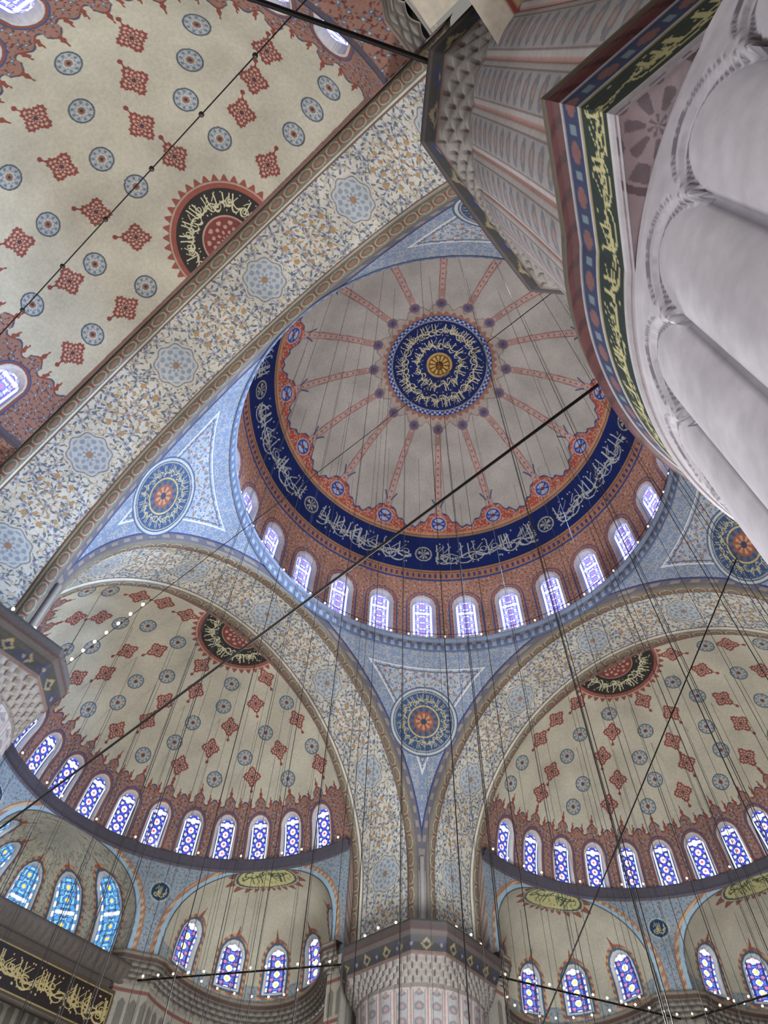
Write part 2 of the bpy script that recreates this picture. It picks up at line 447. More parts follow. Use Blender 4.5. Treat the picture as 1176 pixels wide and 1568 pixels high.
def ex_surf(pc, beta, z, off, pd=None):
    a = ax(pc); lat = np.array([-a[1], a[0]])
    zt = np.clip((z - EZ) / EV, 0, 1)
    rad = (1 - zt ** EP) ** (1 / EP)
    rdd = rad if pd is None else (1 - zt ** pd) ** (1 / pd)
    l = (ER * rad) * np.cos(beta); dep = (ER * rdd) * np.sin(beta)
    if pd is not None: dep = dep * .75
    q = np.sqrt(RH ** 2 - l ** 2) + dep
    l = l + off * np.cos(beta); q = q + off * np.sin(beta)
    return np.stack([q * a[0] + l * lat[0], YC + q * a[1] + l * lat[1], z], -1)

def build_semidome(tall, us=1.0):
    shell = MB(); glass = MB()
    RU = RH * us
    n, m = 1100, 420
    ph = np.linspace(0, PI, n); ep = np.linspace(0, PI / 2 - .001, m)
    PH, EPS = np.meshgrid(ph, ep, indexing='ij')
    R = RU * np.cos(EPS); Z = ZB + VH * np.sin(EPS)
    C = base(PH.shape, BEIGE)
    NW = 15 if us == 1.0 else 13; sp = PI / (NW + 1)
    k = np.clip(np.round(PH / sp), 1, NW); xw = (PH - k * sp) * RU
    z0, zsp, hw = ZB + .4, ZB + 1.95, .5
    rec = wmask(xw, Z, hw, z0, zsp)
    zone = Z < ZB + 3.1
    edge = ZB + 3.0 + .14 * np.cos(PH * 4 * (NW + 1)) + .2 * (np.abs(xw) / .94 < .35)
    put(C, Z < edge + .08, S(74, 76, 94)); put(C, Z < edge, S(146, 112, 98))
    fl, co, lf, vi = floral(PH * RU, Z, .36, 21)
    zz = Z < edge - .05
    put(C, zz & (lf | vi), S(100, 60, 56)); put(C, zz & fl, S(84, 106, 130)); put(C, zz & co, S(194, 184, 156))
    tr = PH * 3 * (NW + 1) / PI; tr = np.abs(tr - np.round(tr)) * PI / (3 * (NW + 1)) * RU
    hgt = (Z - edge); put(C, (hgt > 0) & (hgt < .45) & (tr < .12 * (1 - hgt / .5) * (1.1 + .4 * np.cos(hgt * 30))), S(130, 72, 60))
    W_ = lambda g: wmask(xw, Z, hw, z0, zsp, g)
    put(C, zone & W_(.24), S(56, 82, 124)); put(C, zone & W_(.19), S(128, 80, 68))
    put(C, zone & W_(.09), S(194, 194, 194))
    put(C, rec, S(160, 162, 176))
    put(C, Z < ZB + .3, S(90, 84, 92))
    Ro = R + np.where(rec, .34, 0)
    P0 = np.stack([R * np.cos(PH), YC + R * np.sin(PH), Z], -1)
    P = np.stack([Ro * np.cos(PH), YC + Ro * np.sin(PH), Z], -1)
    rows = [(33.5, 12, 1), (42.5, 11, 0), (51.5, 9, 1), (60.5, 8, 0), (69.5, 5, 1)]
    if us < 1: rows = [(34, 10, 1), (44, 9, 0), (54, 8, 1), (64, 6, 0)]
    for ri, (e, cnt, kind) in enumerate(rows):
        for i in range(cnt):
            pc = PI * (i + .5) / cnt
            kd = (kind + i) % 2
            er2 = math.radians(e) + (.035 if kd else 0)
            cen = np.array([RU * math.cos(er2) * math.cos(pc), YC + RU * math.cos(er2) * math.sin(pc), ZB + VH * math.sin(er2)])
            eu = np.array([-math.sin(pc), math.cos(pc), 0])
            ev = np.array([-RU * math.sin(er2) * math.cos(pc), -RU * math.sin(er2) * math.sin(pc), VH * math.cos(er2)]); ev /= np.linalg.norm(ev)
            i0 = np.searchsorted(ep, er2 - .19); i1 = np.searchsorted(ep, er2 + .19)
            D = P0[:, i0:i1] - cen; du = D @ eu; dv = D @ ev
            ms = np.hypot(du, dv) < 1.3
            Cs = C[:, i0:i1]; Cm = Cs[ms]
            (rosette if kd == 0 else palmette)(Cm, du[ms], dv[ms], .43 if kd == 0 else .52)
            Cs[ms] = Cm
    du = P0[..., 0]; dv = P0[..., 1] - YC; rr = np.hypot(du, dv) / (us ** .5); th = np.arctan2(dv, du)
    put(C, (rr < 2.5 + .12 * np.cos(th * 40)) & (rr > 2.35), S(140, 80, 68))
    put(C, rr < 2.36, S(166, 150, 134)); put(C, rr < 2.3, S(140, 80, 68)); put(C, rr < 2.12, S(46, 44, 42)); tb = (rr - 1.12) / .9
    put(C, calli(-th * 2.2, tb, .55, 8., .75) & (tb > 0) & (tb < 1), S(192, 190, 154))
    put(C, rr < 1.05, S(172, 142, 124)); put(C, rr < .98, S(116, 62, 56)); put(C, (rr < .9) & (np.cos(th * 10) * np.cos(rr * 16) > .3), S(174, 144, 126))
    bd = P0[..., 1] - YC
    put(C, (bd < .14) & (Z > 26), S(120, 94, 84))
    shell.grid(P, C)
    if us < 1:
        ph2 = np.linspace(0, PI, 900); r2 = np.linspace(RU - .02, RH, 50)
        T2, R2 = np.meshgrid(ph2, r2, indexing='ij')
        C2 = base(T2.shape, S(150, 114, 100)); fl, co, lf, vi = floral(T2 * 9, R2, .36, 61)
        put(C2, lf | vi, S(98, 58, 54)); put(C2, fl, S(84, 106, 130)); put(C2, co, S(194, 182, 156))
        put(C2, (R2 < RU + .12) | (R2 > RH - .12), S(84, 80, 90))
        shell.grid(np.stack([R2 * np.cos(T2), YC + R2 * np.sin(T2), np.full(T2.shape, ZB + .01)], -1), C2)
    gx = np.linspace(-hw - .04, hw + .04, 30); gz = np.linspace(z0 - .05, zsp + .62, 66)
    X, Zg = np.meshgrid(gx, gz, indexing='ij')
    for kk in range(1, NW + 1):
        p0 = kk * sp; rr = RU * np.sqrt(1 - ((Zg - ZB) / VH) ** 2) + .26
        a = ax(p0)
        glass.grid(np.stack([rr * a[0] - X * a[1], YC + rr * a[1] + X * a[0], Zg], -1), glass_cols(X, Zg - z0, 2 * hw, 2, 1 if us == 1.0 else 0))
    n2 = 1000; ph = np.linspace(0, PI, n2)
    pc = np.array(EXA)[np.argmin(np.abs(ph[:, None] - np.array(EXA)), 1)]
    l = RH * np.sin(ph - pc); inside = np.abs(l) < ER
    zt = np.where(inside, (1 - np.clip(np.abs(l) / ER, 0, 1) ** EP) ** (1 / EP), 0)
    zlow = np.where(inside, EZ + EV * zt, ZC0 - .1)
    F = np.linspace(0, 1, 110)
    Z = zlow[:, None] * (1 - F) + (ZB + .02) * F; PH = np.broadcast_to(ph[:, None], Z.shape); Lx = np.broadcast_to(l[:, None], Z.shape)
    kk = ((np.abs(Lx) / ER) ** EP + (np.clip((Z - EZ) / EV, 0, 9)) ** EP) ** (1 / EP)
    d = (kk - 1) * 3.9
    C = base(Z.shape, S(138, 154, 164))
    fl, co, lf, vi = floral(PH * RH, Z, .38, 31)
    put(C, lf | vi, S(98, 120, 138)); put(C, fl, S(170, 168, 156)); put(C, co, S(138, 96, 82))
    put(C, d < .42, S(158, 120, 96)); put(C, (d < .36) & (np.sin((PH * RH + Z) * 14) > 0), S(188, 168, 136)); put(C, d < .22, S(150, 182, 200)); put(C, d < .06, S(90, 86, 84))
    for pm in (PI / 3, 2 * PI / 3):
        rr = np.hypot((PH - pm) * RH, Z - 21.4); put(C, rr < .52, S(170, 176, 170)); put(C, rr < .44, S(26, 62, 94)); put(C, (rr < .34) & calli((PH - pm) * RH * 2 + 3, (Z - 21.05) / .7, .5, 2), GOLD)
    put(C, Z > ZB - .3, S(104, 90, 88)); put(C, (Z > ZB - .25) & (Z < ZB - .08) & (np.sin(PH * 120) > 0), S(90, 100, 124))
    shell.grid(np.stack([RH * np.cos(PH), YC + RH * np.sin(PH), Z], -1), C)
    prof = np.array([(0, -.15), (.12, -.1), (.18, -.02), (.18, .08), (.3, .14), (.3, .26), (.05, .3), (-.05, .35)])
    ph = np.linspace(0, PI, 200)
    rr = RH - prof[:, 0]
    shell.grid(np.stack([np.outer(np.cos(ph), rr), YC + np.outer(np.sin(ph), rr), np.broadcast_to(prof[:, 1] + ZB, (200, 8))], -1), S(76, 74, 84))
    for ei, pc in enumerate(EXA):
        tl = tall and ei == 1
        pdx = 5.0 if tl else None
        nb = 460; be = np.linspace(0, PI, nb)
        zr = np.concatenate([np.linspace(ZC0 - .1, EZ, 22)[:-1], EZ + EV * np.sin(np.linspace(0, PI / 2, 120))])
        BE, Z = np.meshgrid(be, zr, indexing='ij')
        if tl: ws = [PI * .14, PI * .32, PI * .5, PI * .68, PI * .86]; hw, z0, zsp, st = .62, 18.2, 21.35, 2
        else: ws = [PI * .13, PI * .32, PI * .5, PI * .68, PI * .87]; hw, z0, zsp, st = .5, 18.95, 20.35, 3
        ws_a = np.array(ws); wi = np.argmin(np.abs(BE[..., None] - ws_a), -1); xw = (BE - ws_a[wi]) * ER
        rec = wmask(xw, Z, hw, z0, zsp)
        C = base(BE.shape, S(180, 178, 160))
        fl, co, lf, vi = floral(BE * ER, Z, .34, 41)
        if tl:
            put(C, lf | fl, S(152, 148, 128)); put(C, vi, S(110, 114, 106))
        lowz = Z < z0 + .25
        put(C, lowz, S(150, 156, 154)); put(C, lowz & (lf | fl), S(104, 128, 144))
        W_ = lambda g: wmask(xw, Z, hw, z0, zsp, g)
        g = W_(.32); put(C, g, S(150, 98, 80)); put(C, g & (np.sin(Z * 20 + xw * 9) > 0), S(190, 156, 116)); put(C, W_(.2), S(70, 100, 124))
        put(C, W_(.1), S(206, 208, 206)); put(C, rec, S(160, 165, 178))
        fin = (np.abs(xw) < .12 * (1 - (Z - zsp - .75) / .6)) & (Z > zsp + .8) & (Z < zsp + 1.25); put(C, fin, S(142, 86, 72))
        P0 = ex_surf(pc, BE, Z, 0 * Z)
        if not tl:
            a = ax(pc); lat = np.array([-a[1], a[0]]); rel = P0[..., :2] - np.array([0, YC])
            ll = rel @ lat; qq = rel @ a - RH
            rp = np.hypot(ll / 1.45, (qq - .45) / .75); tp = np.arctan2(qq - .45, ll)
            zc = Z > 21.0
            put(C, zc & (rp < 1.34 + .14 * np.cos(tp * 22)), S(134, 90, 78)); put(C, zc & (rp < 1.18), BEIGE); put(C, zc & (rp < 1.12), S(66, 88, 84)); put(C, zc & (rp < 1.03), S(194, 192, 138))
            put(C, zc & (rp < .9) & calli(ll * 1.0 + 5, (qq + .15) / 1.2, .6, 7.), S(60, 84, 66))
        shell.grid(ex_surf(pc, BE, Z, np.where(rec, .26, 0), pdx), C)
        gx = np.linspace(-hw - .04, hw + .04, 28); top = zsp + hw * 1.18
        X, Zg = np.meshgrid(gx, np.linspace(z0 - .05, top, 80), indexing='ij')
        for w0 in ws:
            glass.grid(ex_surf(pc, w0 + X / ER, Zg, np.full(X.shape, .2), pdx), glass_cols(X, Zg - z0, 2 * hw, 2, st))
    return shell.mesh('semidome_shell', M_plaster), glass.mesh('semidome_glass', M_glass if us == 1.0 else M_glass_bright)

def build_cornice(near):
    corn = MB()
    pts = []; nr = []
    def cyl(a0, a1, n):
        for p in np.linspace(a0, a1, n): pts.append((RH * math.cos(p), YC + RH * math.sin(p))); nr.append((-math.cos(p), -math.sin(p)))
    last = 0.0
    for pc in EXA:
        cyl(last, pc - HW, 12)
        a = ax(pc); lat = np.array([-a[1], a[0]])
        for b in np.linspace(PI, 0, 220):
            l = ER * math.cos(b); q = math.sqrt(RH ** 2 - l ** 2) + ER * math.sin(b)
            pts.append((q * a[0] + l * lat[0], YC + q * a[1] + l * lat[1]))
            d = -(math.cos(b) * lat + math.sin(b) * a); nr.append(tuple(d))
        last = pc + HW
    cyl(last, PI, 12)
    pts = np.array(pts); nr = np.array(nr)
    s = np.concatenate([[0], np.cumsum(np.hypot(*np.diff(pts, axis=0).T))])
    sq = np.linspace(0, s[-1], 2400)
    pts = np.stack([np.interp(sq, s, pts[:, k]) for k in (0, 1)], -1); nr = np.stack([np.interp(sq, s, nr[:, k]) for k in (0, 1)], -1)
    nr /= np.linalg.norm(nr, axis=1)[:, None]
    rows = []; D = .4
    tiers = [(16.75, .04), (16.95, .12), (17.15, .2), (17.35, .28)]
    for ti, (zt_, o_) in enumerate(tiers):
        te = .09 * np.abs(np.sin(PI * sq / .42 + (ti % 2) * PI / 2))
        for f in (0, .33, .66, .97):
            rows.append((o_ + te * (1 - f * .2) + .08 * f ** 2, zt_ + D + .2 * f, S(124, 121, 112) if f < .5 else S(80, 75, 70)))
    one = np.ones(len(sq))
    for o_, z_, c_ in ((.42, 17.56, S(114, 106, 94)), (.44, 17.62, S(76, 60, 55)), (.44, 17.74, S(76, 60, 55)), (.5, 17.78, S(124, 116, 102)), (.5, 17.9, S(124, 116, 102)), (0, 17.92, S(90, 84, 80))):
        rows.append((o_ * one, z_ + D, c_))
    P = np.stack([np.concatenate([pts + nr * o_[:, None], np.full((len(sq), 1), z_)], 1) for o_, z_, c_ in rows], 1)
    C = np.stack([np.broadcast_to(c_, (len(sq), 3)) for _, _, c_ in rows], 1)
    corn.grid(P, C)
    if near: zl = np.linspace(14.2, 17.2, 60)
    else: zl = np.concatenate([[0, 5, 10, 13], np.linspace(13.5, 17.2, 70)])
    P = np.concatenate([np.broadcast_to(pts[:, None], (len(sq), len(zl), 2)), np.broadcast_to(zl[None, :, None], (len(sq), len(zl), 1))], -1)
    S2, Zl = np.meshgrid(sq, zl, indexing='ij')
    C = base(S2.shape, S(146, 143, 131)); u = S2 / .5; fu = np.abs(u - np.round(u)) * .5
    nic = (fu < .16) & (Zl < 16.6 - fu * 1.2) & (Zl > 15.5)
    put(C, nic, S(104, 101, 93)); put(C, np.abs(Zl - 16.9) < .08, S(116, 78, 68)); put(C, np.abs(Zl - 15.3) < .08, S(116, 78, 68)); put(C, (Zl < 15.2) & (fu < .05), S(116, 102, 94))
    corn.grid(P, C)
    return corn.mesh('semidome_cornice', M_stone)

mA = build_semidome(True); mB_ = build_semidome(False); mN = build_semidome(False, US); cF = build_cornice(False); cN = build_cornice(True)
for k in range(4):
    e = empty('semidome', k * PI / 2)
    ms = {0: mA, 1: mN}.get(k, mB_)
    obj('shell_and_exedrae', ms[0], e); obj('window_glass', ms[1], e); obj('muqarnas_cornice', cN if k in (1, 2) else cF, e)

mb = MB()
L = [(-RH, -YC), (-YC, -YC), (-YC, -RH)]
zz = np.linspace(0, 17.4, 40)
for (x0, y0), (x1, y1) in zip(L[:-1], L[1:]):
    t = np.linspace(0, 1, 60)
    P = np.stack([np.stack([x0 + (x1 - x0) * t, y0 + (y1 - y0) * t, np.full(60, q)], -1) for q in zz], 1)
    C = base((60, 40), S(140, 138, 130)); C[::6] = S(110, 100, 94)
    mb.grid(P, C)
me = mb.mesh('corner_wall', M_stone)
for k in (1, 2, 3): obj('wall_corner', me, rot=k * PI / 2)

# ------------------------------------------------------------------ piers (near one at -PB,-PB, inner direction +x+y)
def build_pier():
    cx = cy = -PB
    NL = 24
    ZO = -1.85
    out = {}
    n = NL * 30; th = np.arange(n) * 2 * PI / n
    zr = np.concatenate([[0, .3, .31, 1, 3, 4.6], np.linspace(4.75, 5.87, 90)])
    T, Z = np.meshgrid(th, zr, indexing='ij')
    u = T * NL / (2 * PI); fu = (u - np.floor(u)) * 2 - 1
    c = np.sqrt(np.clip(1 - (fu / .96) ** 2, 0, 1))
    za = 5.22 + .36 * c
    R = np.where(Z < za, 2.22 + .09 * c, 2.26)
    R = np.where((Z >= za) & (Z < za + .06), 2.30, R); R = np.where((Z >= za + .06), 2.32, R)
    R = np.where((Z >= za + .13) & (Z > 5.5), 2.335, R)
    R = np.where(Z > 5.75, 2.35, R); R = np.where(Z < .3, 2.5, R)
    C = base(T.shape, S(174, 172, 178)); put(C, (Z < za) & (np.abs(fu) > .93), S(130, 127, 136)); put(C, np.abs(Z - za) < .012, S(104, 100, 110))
    put(C, np.abs(Z - za - .13) < .01, S(120, 116, 124))
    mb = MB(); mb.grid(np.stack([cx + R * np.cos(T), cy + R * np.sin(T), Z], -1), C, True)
    out['fluted_marble_shaft'] = mb.mesh('pier_shaft', M_marble)
    a0, a1 = math.radians(-33), math.radians(123)
    RB_ = 2.37
    arc = [(RB_ * math.cos(t), RB_ * math.sin(t)) for t in np.linspace(a0, a1, 120)]
    k = 2.05
    op = np.array(arc + [(-k, 1.65), (-k, -k), (1.65, -k), arc[0]])
    ss = np.concatenate([[0], np.cumsum(np.hypot(*np.diff(op, axis=0).T))])
    sq = np.linspace(0, ss[-1], 1900)
    sq = np.unique(np.concatenate([sq, ss]))
    ol = np.stack([np.interp(sq, ss, op[:, j]) for j in (0, 1)], -1)
    prof = np.array([(-.02, 7.68), (.0, 7.70), (.02, 7.72), (.02, 7.76), (.0, 7.78), (.01, 7.80), (.05, 8.28), (.06, 8.3), (.06, 8.33), (.1, 8.54), (.12, 8.56), (.155, 8.6), (.175, 8.66), (.175, 8.72), (.155, 8.78), (.13, 8.8), (.14, 8.84), (.17, 8.88), (.17, 8.95), (.1, 9.0), (-.3, 9.1)])
    pq = np.concatenate([[0], np.cumsum(np.hypot(*np.diff(prof, axis=0).T))])
    q = np.unique(np.concatenate([np.linspace(0, pq[-1], 80), pq])); off = np.interp(q, pq, prof[:, 0]); zz = np.interp(q, pq, prof[:, 1])
    SQ, Zz = np.meshgrid(sq, zz, indexing='ij')
    f = 1 + off / RB_
    P = np.concatenate([ol[:, None] * f[None, :, None] + np.array([cx, cy]), (Zz + ZO)[..., None]], -1)
    C = base(SQ.shape, S(160, 160, 164))
    tx = (Zz > 7.79) & (Zz < 8.29); put(C, tx, S(20, 38, 34)); tb = (Zz - 7.84) / .38
    put(C, tx & (calli(-SQ / .46, tb, .62, 3., .58) | calli(-SQ / .46 + .3, tb, .8, 5., .48)), S(160, 156, 112))
    put(C, tx & ((Zz < 7.815) | (Zz > 8.265)), S(130, 120, 84))
    bl = (Zz > 8.32) & (Zz < 8.55); put(C, bl, S(40, 50, 78)); v = SQ / .26; fv = v - np.round(v)
    put(C, bl & (np.hypot(fv * .26, Zz - 8.435) < .065), S(106, 74, 72)); put(C, bl & (np.abs(np.abs(fv) - .5) < .1) & (np.abs(Zz - 8.435) < .05), S(96, 112, 120))
    rd = (Zz > 8.555) & (Zz < 8.81); put(C, rd, S(80, 42, 42)); put(C, rd & (np.sin(SQ * 30 + Zz * 30) > .6), S(58, 28, 30))
    put(C, Zz > 8.81, S(80, 74, 62))
    mb = MB(); mb.grid(P, C)
    TH = np.arctan2(ol[:, 1], ol[:, 0]); inn = np.stack([2.26 * np.cos(TH), 2.26 * np.sin(TH)], -1)
    F = np.linspace(0, 1, 40)
    Pp = inn[:, None] * (1 - F)[None, :, None] + ol[:, None] * F[None, :, None]
    Cs = base(Pp.shape[:2], S(216, 216, 218))
    for (qx, qy) in ((-1.86, 1.5), (1.5, -1.86)):
        dx = Pp[..., 0] - qx; dy = Pp[..., 1] - qy; rr = np.hypot(dx, dy); tt = np.arctan2(dy, dx)
        put(Cs, (rr < .34) & (rr > .3), S(150, 142, 146)); put(Cs, (rr < .28) & (np.cos(7 * tt) * np.cos(rr * 26) > .1), S(160, 158, 164))
    mb.grid(np.concatenate([Pp + np.array([cx, cy]), np.full(Pp.shape[:2] + (1,), 7.69 + ZO)], -1), Cs)
    out['inscription_band'] = mb.mesh('pier_band', M_stone)
    n = NL * 30; th = np.arange(n) * 2 * PI / n + PI / 8
    A1, A2 = 2.75, 3.18
    def oct_(t):
        r = np.full(t.shape, 9.0)
        for j in range(8):
            d = np.cos(t - j * PI / 4); ap = A1 if j % 2 == 0 else A2
            r = np.minimum(r, np.where(d > .2, ap / np.maximum(d, .2), 9))
        return r
    rows = []
    for z in np.linspace(6.9, 15.3, 230): rows.append((z, 0.0, 0))
    for ti in range(4):
        for f in (0, .25, .5, .75, .98): rows.append((15.3 + ti * .19 + .19 * f, .12 + .2 * ti + .06 * f, ti + 1))
    for z, g, kd in ((16.09, .93, 10), (16.12, .95, 10), (16.2, .95, 10), (16.22, .96, 11), (16.28, .97, 11), (16.34, .985, 11), (16.4, 1., 11), (16.46, 1.01, 11), (16.52, 1.03, 11), (16.56, 1.05, 11), (16.6, 1.09, 11), (16.64, 1.12, 11), (16.68, 1.15, 11), (16.72, 1.17, 12), (16.86, 1.2, 12), (16.9, 1.24, 12), (17.1, 1.24, 12), (17.2, 1.2, 12), (17.3, 1.22, 12), (17.34, .3, 12), (17.35, -5, 13)):
        rows.append((z, g, kd))
    Z = np.array([r[0] for r in rows]); G = np.array([r[1] for r in rows]); K = np.array([r[2] for r in rows])
    T, Zm = np.meshgrid(th, Z, indexing='ij'); Gm = np.broadcast_to(G, T.shape); Km = np.broadcast_to(K, T.shape)
    u = T * NL / (2 * PI); fu = (u - np.floor(u)) * 2 - 1; c = np.sqrt(np.clip(1 - fu ** 2, 0, 1))
    O = oct_(T)
    r0 = 2.2 + .34 * np.clip((Zm - 7) / 8, 0, 1) ** 1.5
    R = r0 + .06 * c
    gg = np.clip(Gm, 0, 2)
    R = np.where(Km > 0, 2.56 + (O * .98 - 2.56) * np.minimum(gg, 1), R)
    R = np.where(Km > 0, R + np.clip(gg - 1, 0, 1) * 1.0, R)
    tooth = .07 * np.abs(np.sin(PI * (T * 2.7 / .34) + Km * PI / 2))
    R = np.where((Km >= 1) & (Km < 9), R + tooth - .035, R)
    R = np.where(Km == 13, .05, R)
    C = base(T.shape, S(146, 143, 140))
    sh = Km == 0
    put(C, sh & (np.abs(fu) > .9), S(142, 112, 106))
    cp = 14.9 + .3 * (1 - np.abs(fu)) - .1
    sz = Zm / .5; fz = sz - np.round(sz)
    pan = sh & (np.abs(fu) < .62) & (Zm < cp) & (Zm > 7.4)
    put(C, pan, S(132, 130, 129)); put(C, pan & (np.hypot(fu * .5, fz) < .3), S(100, 102, 108)); put(C, pan & (np.hypot(fu * .5, fz) < .14), S(136, 114, 106))
    put(C, sh & (np.abs(np.abs(fu) - .68) < .05) & (Zm < cp + .15), S(98, 86, 86))
    put(C, sh & (Zm > 15.15), S(110, 104, 98)); put(C, (Km >= 1) & (Km < 9), S(126, 123, 118))
    put(C, (Km >= 1) & (Km < 9) & (tooth < .018), S(78, 68, 66))
    put(C, Km == 10, S(100, 84, 78))
    f11 = Km == 11
    put(C, f11, S(54, 54, 52)); v = T * 2.9 / .55; fv = v - np.round(v)
    zz_ = (Zm - 16.45) / .22
    ev = (np.round(v) % 2 == 0)
    put(C, f11 & ev & (np.abs(fv) * 2.4 + np.abs(zz_) < .95), S(120, 110, 80)); put(C, f11 & ev & (np.abs(fv) * 2.4 + np.abs(zz_) < .5), S(38, 42, 66))
    put(C, f11 & ~ev & (np.hypot(fv * 2.6, zz_) < .8) & (np.cos(6 * np.arctan2(zz_, fv * 2.6)) > -.4), S(44, 50, 84)); put(C, f11 & ~ev & (np.hypot(fv * 2.6, zz_) < .28), S(124, 108, 74))
    put(C, Km >= 12, S(80, 75, 72)); put(C, (Km >= 12) & (Zm > 16.88) & (Zm < 17.1), S(68, 52, 50))
    mb = MB(); mb.grid(np.stack([cx + R * np.cos(T), cy + R * np.sin(T), Zm], -1), C, True)
    out['painted_shaft_and_cornice'] = mb.mesh('pier_upper', M_stone)
    return out
pp = build_pier()
for k in range(4):
    e = empty('fluted_pier', k * PI / 2)
    for nm, me in pp.items(): obj(nm, me, e)

# ------------------------------------------------------------------ floor, aisle ceiling
mb = MB()
g = np.linspace(-29, 29, 117); X, Y = np.meshgrid(g, g, indexing='ij')
C = base(X.shape, S(124, 76, 66)); put(C, (np.round(X * 2) % 4 == 0), S(60, 66, 100)); put(C, (np.round(Y * 2) % 6 == 0) & (np.round(X * 2) % 4 == 2), S(180, 160, 120))
mb.grid(np.stack([X, Y, 0 * X], -1), C)
obj('floor', mb.mesh('floor', M_carpet))

def footprint(x, y, m=0.0):
    ins = (np.abs(x) < A) & (np.abs(y) < A)
    for k in range(4):
        a = -k * PI / 2
        lx = x * math.cos(a) - y * math.sin(a); ly = x * math.sin(a) + y * math.cos(a)
        ins |= (np.abs(lx) < RH - m) & (ly > 0) & (ly <= YC)
        ins |= (np.hypot(lx, ly - YC) < RH - m) & (ly > YC)
        for pc in EXA:
            aa = ax(pc); lat = np.array([-aa[1], aa[0]])
            l = lx * lat[0] + (ly - YC) * lat[1]; q = lx * aa[0] + (ly - YC) * aa[1]
            ins |= (np.abs(l) < ER - m) & (q > 0) & (q < np.sqrt(np.maximum(RH ** 2 - l ** 2, 0)) + np.sqrt(np.maximum(ER ** 2 - l ** 2, 0)) - m)
    return ins
g1 = np.linspace(-29, -9.4, 430); X, Y = np.meshgrid(g1, g1, indexing='ij')
keep = ~footprint(X, Y, .12) & ~((X > -14.3) & (Y > -10.1)) & ~((Y > -14.3) & (X > -10.1))
C = base(X.shape, S(190, 185, 168))
fl, co, lf, vi = floral(X, Y, .6, 51)
ux = X / 4.4; uy = Y / 4.4; fx = np.abs(ux - np.round(ux)) * 4.4; fy = np.abs(uy - np.round(uy)) * 4.4
bdr = (fx > 1.75) | (fy > 1.75)
put(C, bdr, S(162, 146, 116)); put(C, bdr & (lf | vi), S(120, 72, 60)); put(C, bdr & fl, S(90, 116, 108))
put(C, (np.abs(fx - 1.75) < .04) | (np.abs(fy - 1.75) < .04), S(126, 62, 54))
put(C, ~bdr & (np.hypot(fx, fy) < .9) & (lf | fl | vi), S(120, 134, 120))
mb = MB(); mb.grid(np.stack([X, Y, np.full(X.shape, 14.2)], -1), C, keep=keep)
obj('ceiling', mb.mesh('aisle_ceiling', M_plaster))

# ------------------------------------------------------------------ inscription panel in the qibla exedra
mb = MB(); yp = 22.9
x = np.linspace(-4.3, 4.3, 620); z = np.linspace(14.9, 16.75, 130); X, Z = np.meshgrid(x, z, indexing='ij')
C = base(X.shape, S(70, 60, 48)); inn = (np.abs(X) < 4.12) & (Z > 15.1) & (Z < 16.5)
put(C, (np.abs(X) < 4.2) & (Z > 15.02) & (Z < 16.6), S(140, 128, 84)); put(C, (np.abs(X) < 4.14) & (Z > 15.08) & (Z < 16.54), S(34, 24, 22))
tb = (Z - 15.2) / 1.2
put(C, inn & (calli(-X / 1.2 + 20, tb, .5, 3., .55) | calli(-X / 1.2 + 20.2, tb, .6, 8., .5)), S(170, 156, 106))
mb.grid(np.stack([X, np.full(X.shape, yp), Z], -1), C)
prof = [(0, 16.75), (-.12, 16.8), (-.12, 16.95), (-.3, 17.05), (-.3, 17.2), (-.45, 17.3), (-.45, 17.5), (.4, 17.52), (.4, 14.85), (-.06, 14.85), (-.06, 14.92), (0, 14.92)]
xs = np.linspace(-4.4, 4.4, 240)
P = np.stack([np.stack([xs, np.full(240, yp) + o - (.05 * np.abs(np.sin(xs * 9)) if 16.8 < zz < 17.25 else 0), np.full(240, zz)], -1) for o, zz in prof], 1)
mb.grid(P + np.array([0, 0, .3]) * (P[..., 2:] > 16.7), S(84, 78, 72))
obj('inscription_panel', mb.mesh('inscription_panel', M_stone))

# ------------------------------------------------------------------ tie rods, cables, lamps
iron = S(26, 24, 24); wire = S(62, 60, 60)
mb = MB()
def rod(p, q, r=.035):
    mb.poly([np.array(p, float), np.array(q, float)], r, iron, 6)
lamp_pts = []
def rot(p, k):
    x, y, z = p
    for _ in range(k % 4): x, y = -y, x
    return (x, y, z)
RZ = 17.3
for k in (0, 2, 3):
    w1 = (RH * math.cos(PI / 3), YC + RH * math.sin(PI / 3), RZ); w2 = (-w1[0], w1[1], RZ)
    for a, b in (((9.7, 13.6, RZ), w1), ((-9.7, 13.6, RZ), w2), (w1, w2)):
        if k == 0 and a is w1: continue
        rod(rot(a, k), rot(b, k), .04)
        if k in (0, 3):
            for t in np.linspace(.04, .96, 14):
                p = tuple(np.array(a) + (np.array(b) - np.array(a)) * t); lamp_pts.append(rot((p[0], p[1], p[2] + .16), k))
rod((-13.6, -9.55, 17.0), (-22.3, -3.9, 17.0), .05)
rod((-10.65, -9.15, 8.8), (-9.95, 9.5, 8.8), .02)
rod((8.5, -8.4, 26.6), (11.3, 7.5, 11.6), .026)
rod((-13.6, 9.7, 17.4), (-3.2, 22.6, 18.2), .02)
rod((-8.9, 10.3, 17.45), (-8.9, -9.6, 17.45), .01)
for yy in np.linspace(5.4, 10.0, 9): lamp_pts.append((-8.9, yy, 17.6))
obj('tie_rods', mb.mesh('tie_rods', M_iron), VAULT)

